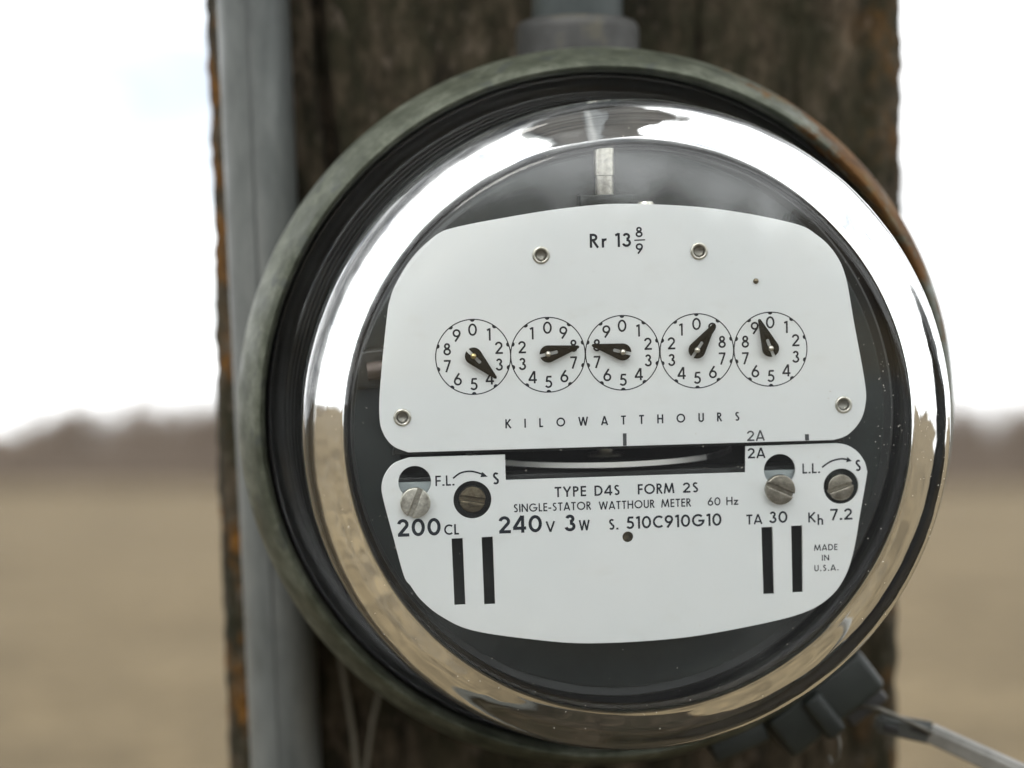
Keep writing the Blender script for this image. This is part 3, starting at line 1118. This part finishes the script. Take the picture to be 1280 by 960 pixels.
# black works behind the name plate, with the grey brackets the plate screws sit on
wk = [survey(u, v) for u, v in ((498, 600), (1062, 582), (1056, 700), (1030, 752), (540, 768), (506, 705))]
part("works", flat([wk], 6.0, 6.5, 0.5), "chassis_black", M_, smooth=40)
wk2 = [survey(u, v) for u, v in ((497, 540), (1058, 523), (1062, 556), (492, 572))]
part("works", flat([wk2], 6.4, 6.0, 0.5), "chassis_black", M_, smooth=40)
for (u0, v0, u1, v1) in ((494, 604.5, 545, 655), (946, 589.5, 1000, 640)):
    q = [survey(u, v) for u, v in ((u0, v0), (u1, v0 - (u1 - u0) * .03), (u1, v1), (u0, v1))]
    part("bracket", flat([q], 2.6, 1.2, 0.2), "bracket_grey", M_, smooth=40)

# coil and magnet peeping out at the left
c0 = survey(463, 470, 8)
part("magnet", rounded_box(c0[0] - 4.5, c0[0] + 8, 7, 12.8, c0[1] - 3.0, c0[1] + 6.5, 0.8), "chassis_black", M_, smooth=40)
c1 = survey(471, 463, 6)
part("coil", tube([(c1[0] - 2.2, 6.5, c1[1] - 0.2), (c1[0] + 6, 6.5, c1[1] + .6)], 2.2, 24), "copper_coil", M_, smooth=40)

# aluminium rotor
dz = survey(775, 580, 4)[1]
RD = 34.0
dcx = survey(770, 580, 4)[0]
disc = revolve([(0, 0), (RD - .15, 0), (RD, .1), (RD, 1.2), (RD - .15, 1.3), (0, 1.3)], (0, 0), 220)
for v in disc.vertices:
    x, y, z = v.co
    v.co = (dcx + x, 3.2 + RD + z, dz - 0.55 + y)
rot = part("rotor_disc", disc, "aluminium", M_, smooth=40)
rim = revolve([(RD - .05, -0.02), (RD + .04, 0.02), (RD + .04, 1.28), (RD - .05, 1.32)], (0, 0), 220)
for v in rim.vertices:
    x, y, z = v.co
    v.co = (dcx + x, 3.2 + RD + z, dz - 0.55 + y)
part("etched_rim", rim, "etched_rim", M_, sub=rot, smooth=40)
# the black timing mark on the rim
V, Fc = [], []
for i in range(13):
    a = R(-90 + 44.0 + 30 * i / 12)
    for zz_ in (-0.02, 1.32):
        V.append((dcx + (RD + .10) * math.cos(a), 3.2 + RD + (RD + .10) * math.sin(a), dz - .55 + zz_))
for i in range(12):
    Fc.append((2 * i, 2 * i + 2, 2 * i + 3, 2 * i + 1))
me = bpy.data.meshes.new("mark")
me.from_pydata(V, [], Fc)
part("timing_mark", me, "disc_black", M_, sub=rot)
bx_ = survey(766, 560, 16)
sp_me = vert_turn((bx_[0], 30), [(2.0, dz - 8), (2.0, dz + 3.2), (4.2, dz + 4.0), (4.6, dz + 4.6), (4.6, dz + 7), (2.4, dz + 7.2)], 32)
part("spindle", sp_me, "nickel", M_, sub=rot, smooth=40)

# metal post at the top
pc = survey(757, 216, 6)
part("post", joined(vert_turn((pc[0], 9.5), [(2.45, pc[1] - 0.7), (2.45, pc[1] + 7.5), (2.1, pc[1] + 7.9)], 40), vert_turn((pc[0], 9.5), [(2.1, pc[1] - 5.8), (2.2, pc[1] - 5.4), (2.2, pc[1] - 0.8)], 40)), "nickel", M_, smooth=40)
pr = survey(757, 246, 8)
part("post_foot", rounded_box(pr[0] - 6.5, pr[0] + 6.5, 7.0, 13.0, pr[1] - 3.5, pr[1] + 0.4, 0.4), "frame_grey", M_, smooth=40)
pr = survey(806, 256, 4)
part("register_screw", vert_turn((pr[0], 4), [(2.0, pr[1] - 3), (2.0, pr[1] + .1), (1.6, pr[1] + .6)], 28), "nickel", M_, smooth=40)

# ------------------------------------------------------------------ plates
RIVETS = ((675.8, 319.5), (872.3, 314.5), (503.3, 521.3), (1052, 505.3))
up = [(476, 480), (486, 380), (494, 350), (510, 322), (532.5, 301), (560, 287), (635, 272), (710, 260.5), (780, 255.5), (887, 261), (987, 279), (1020, 295), (1042, 317.5), (1055, 347), (1065, 402), (1079, 480), (1079, 507), (1072, 527), (1057, 543), (1040, 549.3, 0), (511, 564.8, 0), (492, 557), (480, 542), (475, 522)]
up_mm = [survey(p[0], p[1]) + ((0,) if len(p) == 3 else ()) for p in up]
dial_plate = part("dial_plate", flat([smooth_loop(up_mm, 6)] + [circ(survey(u, v), 1.42, 36) for u, v in RIVETS], 0.0, 0.9, 0.06), "plate_paint", M_)

LY = 0.9
lo = [(631, 567.6, 0), (512, 571.2, 0), (493, 578.5), (482, 591.5), (477.5, 607), (480, 625), (492.5, 672), (505, 718), (513.5, 731), (527, 749), (552, 769), (590, 786), (662, 797), (737, 802.3), (845.5, 796), (938, 780.5), (1001.5, 764.5), (1035, 745), (1054, 719.5), (1065, 686), (1073, 640), (1081, 594), (1081, 586), (1077.7, 575), (1069, 563.5), (1057, 556), (1044, 553.5, 0), (930.4, 557.3, 0), (930.4, 589.8, 0), (632, 599.4, 0)]
lo_mm = [survey(p[0], p[1], LY) + ((0,) if len(p) == 3 else ()) for p in lo]


def hole(u, v, r_):
    return circ(survey(u, v, LY), r_ * S0, 56)


holes = [hole(518.8, 601.9, 20.3), hole(590.6, 623.8, 23.7), hole(972.8, 586.7, 20.2), hole(1049.2, 607.0, 22.6), hole(784, 670, 6.9)]
for q in ([(564.6, 672), (578.4, 671.4), (582, 754.4), (568.2, 755)], [(602, 670.3), (615.8, 669.6), (619, 753.6), (605.3, 754.2)], [(950, 658), (963.6, 657.4), (966.2, 740.8), (952.4, 741.4)], [(987, 656.2), (1000.6, 655.6), (1001.8, 738.8), (988.6, 739.4)]):
    holes.append(P(q, LY))
name_plate = part("name_plate", flat([smooth_loop(lo_mm, 6)] + holes, LY, 0.8, 0.06), "plate_paint", M_)
hb = survey(784, 670, LY)
part("hole_backing", revolve([(0, 3.6), (2.2, 3.6)], hb, 32), "dull_brass", M_)


# ------------------------------------------------------------------ printing on the dial plate
def put(ink, s, u, v, length, cap, wt=0.168, y=0.0):
    x, z = survey(u, v, y)
    ink.text(s, x, z, None if length is None else length * S0, cap * S0, wt)


def lettering(rows, plate, y, mat="ink"):
    for name, items, extra in rows:
        ink = Ink(y)
        for it in items:
            put(ink, *it, y=y)
        if extra:
            extra(ink)
        part(name, ink.mesh(), mat, M_, sub=plate)


def frac(ink):
    a, b_ = survey(791.8, 300.9), survey(805.3, 300.3)
    ink.stroke([a, b_], 1.5 * S0)


for q in ([(777.6, 541.0), (782.2, 540.9), (782.4, 556.4), (777.8, 556.5)], [(1004, 542.2), (1009, 542), (1009.2, 549.7), (1004.2, 549.8)]):
    ink = Ink(0.0)
    ink.poly(P(q))
    part("tick_mark", ink.mesh(), "tick_grey", M_, sub=dial_plate)


lettering([
    ("lettering", [("Rr", 736.3, 310.4, 22.4, 17.4), ("13", 767.8, 309.4, 20.5, 17.2), ("8", 793.3, 297.2, 9.2, 12.8), ("9", 793.6, 317.6, 9.4, 12.8)], frac),
    ("lettering", [("KILOWATTHOURS", 631.6, 534.9, 294.2, 11.3)], None),
], dial_plate, 0.0)
lettering([("lettering", [("2A", 931.8, 550.8, 22.8, 13.2, 0.155)], None)], dial_plate, 0.0, "tick_grey")

DIALS = [(591.5, 446.0, 1, -44.0, "brass_pin"), (684.5, 443.4, -1, 13.5, "nickel"), (777.3, 440.9, 1, 167.7, "nickel"), (869.7, 438.5, -1, 56.2, "nickel"), (961.3, 436.4, 1, 112.8, "nickel")]
RD_ = 46.3 * S0
for i, (u, v, sgn, ang, pin) in enumerate(DIALS):
    c = survey(u, v)
    ink = Ink(0.0)
    ink.stroke([(c[0] + RD_ * math.cos(R(a)), c[1] + RD_ * math.sin(R(a))) for a in range(0, 361, 4)], 1.35 * S0)
    for d in range(10):
        a = 90 - sgn * 36 * d
        # half-round tick on the inside of the circle
        cc = (c[0] + RD_ * math.cos(R(a)), c[1] + RD_ * math.sin(R(a)))
        ink.poly([(cc[0] + 3.0 * S0 * math.cos(R(a + 90 + 180 * k / 10)), cc[1] + 3.0 * S0 * math.sin(R(a + 90 + 180 * k / 10))) for k in range(11)])
        g, adv = glyph(str(d), 0.15)
        cap = 15.2 * S0
        rr_ = 33.6 * S0
        gx, gz = c[0] + rr_ * math.cos(R(a)), c[1] + rr_ * math.sin(R(a))
        ink.text(str(d), gx - adv * cap / 2, gz - cap / 2, adv * cap, cap, 0.15)
    part("dial", ink.mesh(), "ink", M_, sub=dial_plate)
    # pointer: tapered blade with a split tail, held on a pin
    k = S0
    hr, sl, tip = 10.6 * k, 2.0 * k, 38.5 * k
    pts = [(tip, 1.7 * k), (tip + 1.2 * k, 0), (tip, -1.7 * k)]
    lowr = [(hr * math.cos(R(a)), hr * math.sin(R(a))) for a in range(-78, -168, -9)]
    upr = [(x, -z) for x, z in reversed(lowr)]
    ol = pts + lowr + [(-hr * 0.98, -sl), (11.5 * k, -sl), (12.6 * k, 0), (11.5 * k, sl), (-hr * 0.98, sl)] + upr
    an = R(ang - 1.75)
    px_, pz_ = survey(u + 0.4, v - 1.0, -1.8)
    ol = [(px_ + x * math.cos(an) - z * math.sin(an), pz_ + x * math.sin(an) + z * math.cos(an)) for x, z in ol]
    ptr = part("pointer", flat([ol], -1.8, 0.45, 0.06, 1), "pointer_black", M_, smooth=40)
    rp = 3.7 * k
    hemi = [(0, -1.95 - rp)] + [(rp * math.sin(R(q)), -1.95 - rp * math.cos(R(q))) for q in range(15, 106, 15)] + [(rp * .85, -1.2), (rp * .85, 0.3)]
    part("pivot_pin", revolve(hemi, (px_, pz_), 28), pin, M_, sub=ptr, smooth=50)

for (u, v) in RIVETS:
    c = survey(u, v)
    rv = part("rivet", revolve([(1.36, 0.4), (1.36, -0.25), (1.5, -0.45), (1.72, -0.5), (1.92, -0.42), (2.08, -0.22), (2.1, 0.05)], c, 40), "nickel", M_, sub=dial_plate, smooth=60)
    part("rivet_cup", revolve([(1.36, -0.1), (1.25, 0.5), (0.85, 0.8), (0, 0.85)], c, 32), "rivet_cup", M_, smooth=60)
c = survey(943, 351.6)
part("stop_pin", revolve([(0, -0.75), (0.4, -0.66), (0.62, -0.4), (0.66, -0.1), (0.66, 0.1)], c, 24), "dull_brass", M_, smooth=60)


# ------------------------------------------------------------------ printing on the name plate
def arrow(uvs, head):
    def f(ink):
        p = P(uvs, LY)
        ln = []
        for i in range(len(p) - 1):
            p0, p1, p2, p3 = p[max(i - 1, 0)], p[i], p[i + 1], p[min(i + 2, len(p) - 1)]
            for j in range(6):
                t_ = j / 6
                ln.append(tuple(0.5 * (2 * p1[d] + (p2[d] - p0[d]) * t_ + (2 * p0[d] - 5 * p1[d] + 4 * p2[d] - p3[d]) * t_ * t_ + (3 * p1[d] - p0[d] - 3 * p2[d] + p3[d]) * t_ ** 3) for d in (0, 1)))
        ln.append(p[-1])
        ink.stroke(ln, 2.1 * S0)
        ink.poly(P(head, LY))
    return f


lettering([
    ("lettering", [("TYPE", 693, 620.6, 39.5, 13.0), ("D4S", 742.2, 618.9, 32.4, 13.0), ("FORM", 796.2, 617.1, 46.4, 13.0), ("2S", 852, 615.1, 20.2, 13.0)], None),
    ("lettering", [("SINGLE-STATOR", 641.8, 639.4, 97.2, 10.4, 0.155), ("WATTHOUR", 748, 636.2, 70.2, 10.4, 0.155), ("METER", 825.2, 633.3, 38, 10.4, 0.155), ("60", 883, 631.2, 16.6, 10.4, 0.155), ("Hz", 906.2, 630.4, 15.4, 10.4, 0.155)], None),
    ("lettering", [("240", 623.2, 665.8, 54.6, 21.6, 0.185), ("V", 682, 664.0, 11.4, 13.6), ("3", 705, 663.2, 14.6, 21.2, 0.185), ("W", 723.4, 662.2, 13.0, 13.4, 0.16), ("S.", 760, 661.2, 12.4, 13.8), ("510C910G10", 782, 660.2, 121, 15.8)], None),
    ("lettering", [("200", 497.2, 669.9, 54, 22.0, 0.185), ("CL", 555.4, 667.6, 18.4, 13.2)], None),
    ("lettering", [("F.L.", 544.4, 606.8, 23.8, 13.0, 0.155), ("S", 615.5, 604.8, 8.6, 15.2)], arrow([(566.4, 597.0), (576, 590.2), (589.5, 588.3), (604, 592.2)], [(602.6, 588.8), (609.6, 595.0), (600.4, 595.6)])),
    ("lettering", [("TA", 931.2, 654.5, 20.4, 12.6), ("30", 959.4, 653.0, 23.8, 15.0)], None),
    ("lettering", [("K", 1008, 651.9, 9.6, 12.8), ("h", 1019.6, 655.0, 7.6, 13.0), ("7.2", 1035.6, 649.3, 28.6, 14.6)], None),
    ("lettering", [("L.L.", 1000.8, 591.2, 22.8, 12.8, 0.155), ("S", 1066.5, 588.2, 7.6, 14.6)], arrow([(1025.2, 583.4), (1036, 576.0), (1049, 572.7), (1058, 574.0)], [(1056.6, 570.3), (1062.4, 575.4), (1055.2, 577.0)])),
    ("lettering", [("MADE", 1015.2, 687.2, 30.4, 7.9), ("IN", 1025, 699.5, 9.6, 7.6), ("U.S.A.", 1015.6, 712.7, 31.4, 7.9)], None),
    ("lettering", [("2A", 932.6, 572.4, 22.8, 13.2)], None),
], name_plate, LY)


# ------------------------------------------------------------------ slotted screws
def screw(u, v, r_, ang, yf, th, mat, sw=0.11, label=None):
    c = survey(u, v, yf)
    r_ *= S0
    h = r_ * sw
    a0 = math.degrees(math.asin(h / r_))
    loops = []
    for s_ in (0, 180):
        lp_ = [(r_ * math.cos(R(q)), r_ * math.sin(R(q))) for q in np.linspace(a0 + s_, 180 - a0 + s_, 30)]
        loops.append([(c[0] + x * math.cos(R(ang)) - z * math.sin(R(ang)), c[1] + x * math.sin(R(ang)) + z * math.cos(R(ang))) for x, z in lp_])
    top = flat(loops, yf, th * 0.9, min(0.28, r_ * .1), 3)
    bot = revolve([(0, yf + th * 0.7), (r_ * 0.985, yf + th * 0.7), (r_ * 0.985, yf + th), (r_ * .45, yf + th), (r_ * .45, yf + th + 4)], c, 48)
    o = part("screw", joined(top, bot), mat, M_, smooth=30, label=label)
    return o


screw(519.6, 627.8, 18.7, 70 - 1.7, -1.1, 2.0, "nickel", 0.15, "bright screw beside F.L. mark")
screw(974.2, 611.4, 18.7, -23 - 1.7, -1.1, 2.0, "zinc_screw", 0.13, "dull screw beside L.L. mark")
screw(590.6, 623.4, 16.6, -8 - 1.7, 2.6, 2.0, "dull_brass", 0.17, "dark brass adjusting screw at F.L. mark")
screw(1048.8, 608.6, 16.8, 19 - 1.7, 2.0, 2.0, "zinc_screw", 0.12, "grey adjusting screw at L.L. mark")
c = survey(1054, 603, 4.2)
part("washer", revolve([(0, 4.0), (4.5, 4.0), (4.7, 4.2), (4.7, 5)], c, 40), "frame_grey", M_, smooth=40)

# ------------------------------------------------------------------ dust on the glass
rg = random.Random(5)
bmd = bmesh.new()


def outer_y(r_):
    for (r0, y0), (r1, y1) in zip(outer, outer[1:]):
        if r0 <= r_ <= r1 and r1 > r0:
            return y0 + (y1 - y0) * (r_ - r0) / (r1 - r0)
    return -14


for i in range(420):
    a = rg.uniform(0, 2 * math.pi)
    if i % 3 == 0:
        a = rg.gauss(R(2), 0.16)
    r_ = rg.uniform(56, 76) if i % 4 else rg.uniform(10, 60)
    sz = rg.choice([0.05, 0.06, 0.08, 0.12]) * rg.uniform(.6, 1.1)
    y = outer_y(r_) - 0.01
    mt = Matrix.Translation((MC[0] + r_ * math.cos(a), y, MC[1] + r_ * math.sin(a))) @ Matrix.Rotation(rg.uniform(0, 6), 4, 'Y') @ Matrix.Diagonal((sz * rg.uniform(.7, 2.2), sz * .4, sz, 1))
    bmesh.ops.create_icosphere(bmd, subdivisions=1, radius=1, matrix=mt)
me = bpy.data.meshes.new("dust")
bmd.to_mesh(me)
bmd.free()
part("dust_specks", me, "dust", M_, sub=glass, smooth=60, kind="stuff")
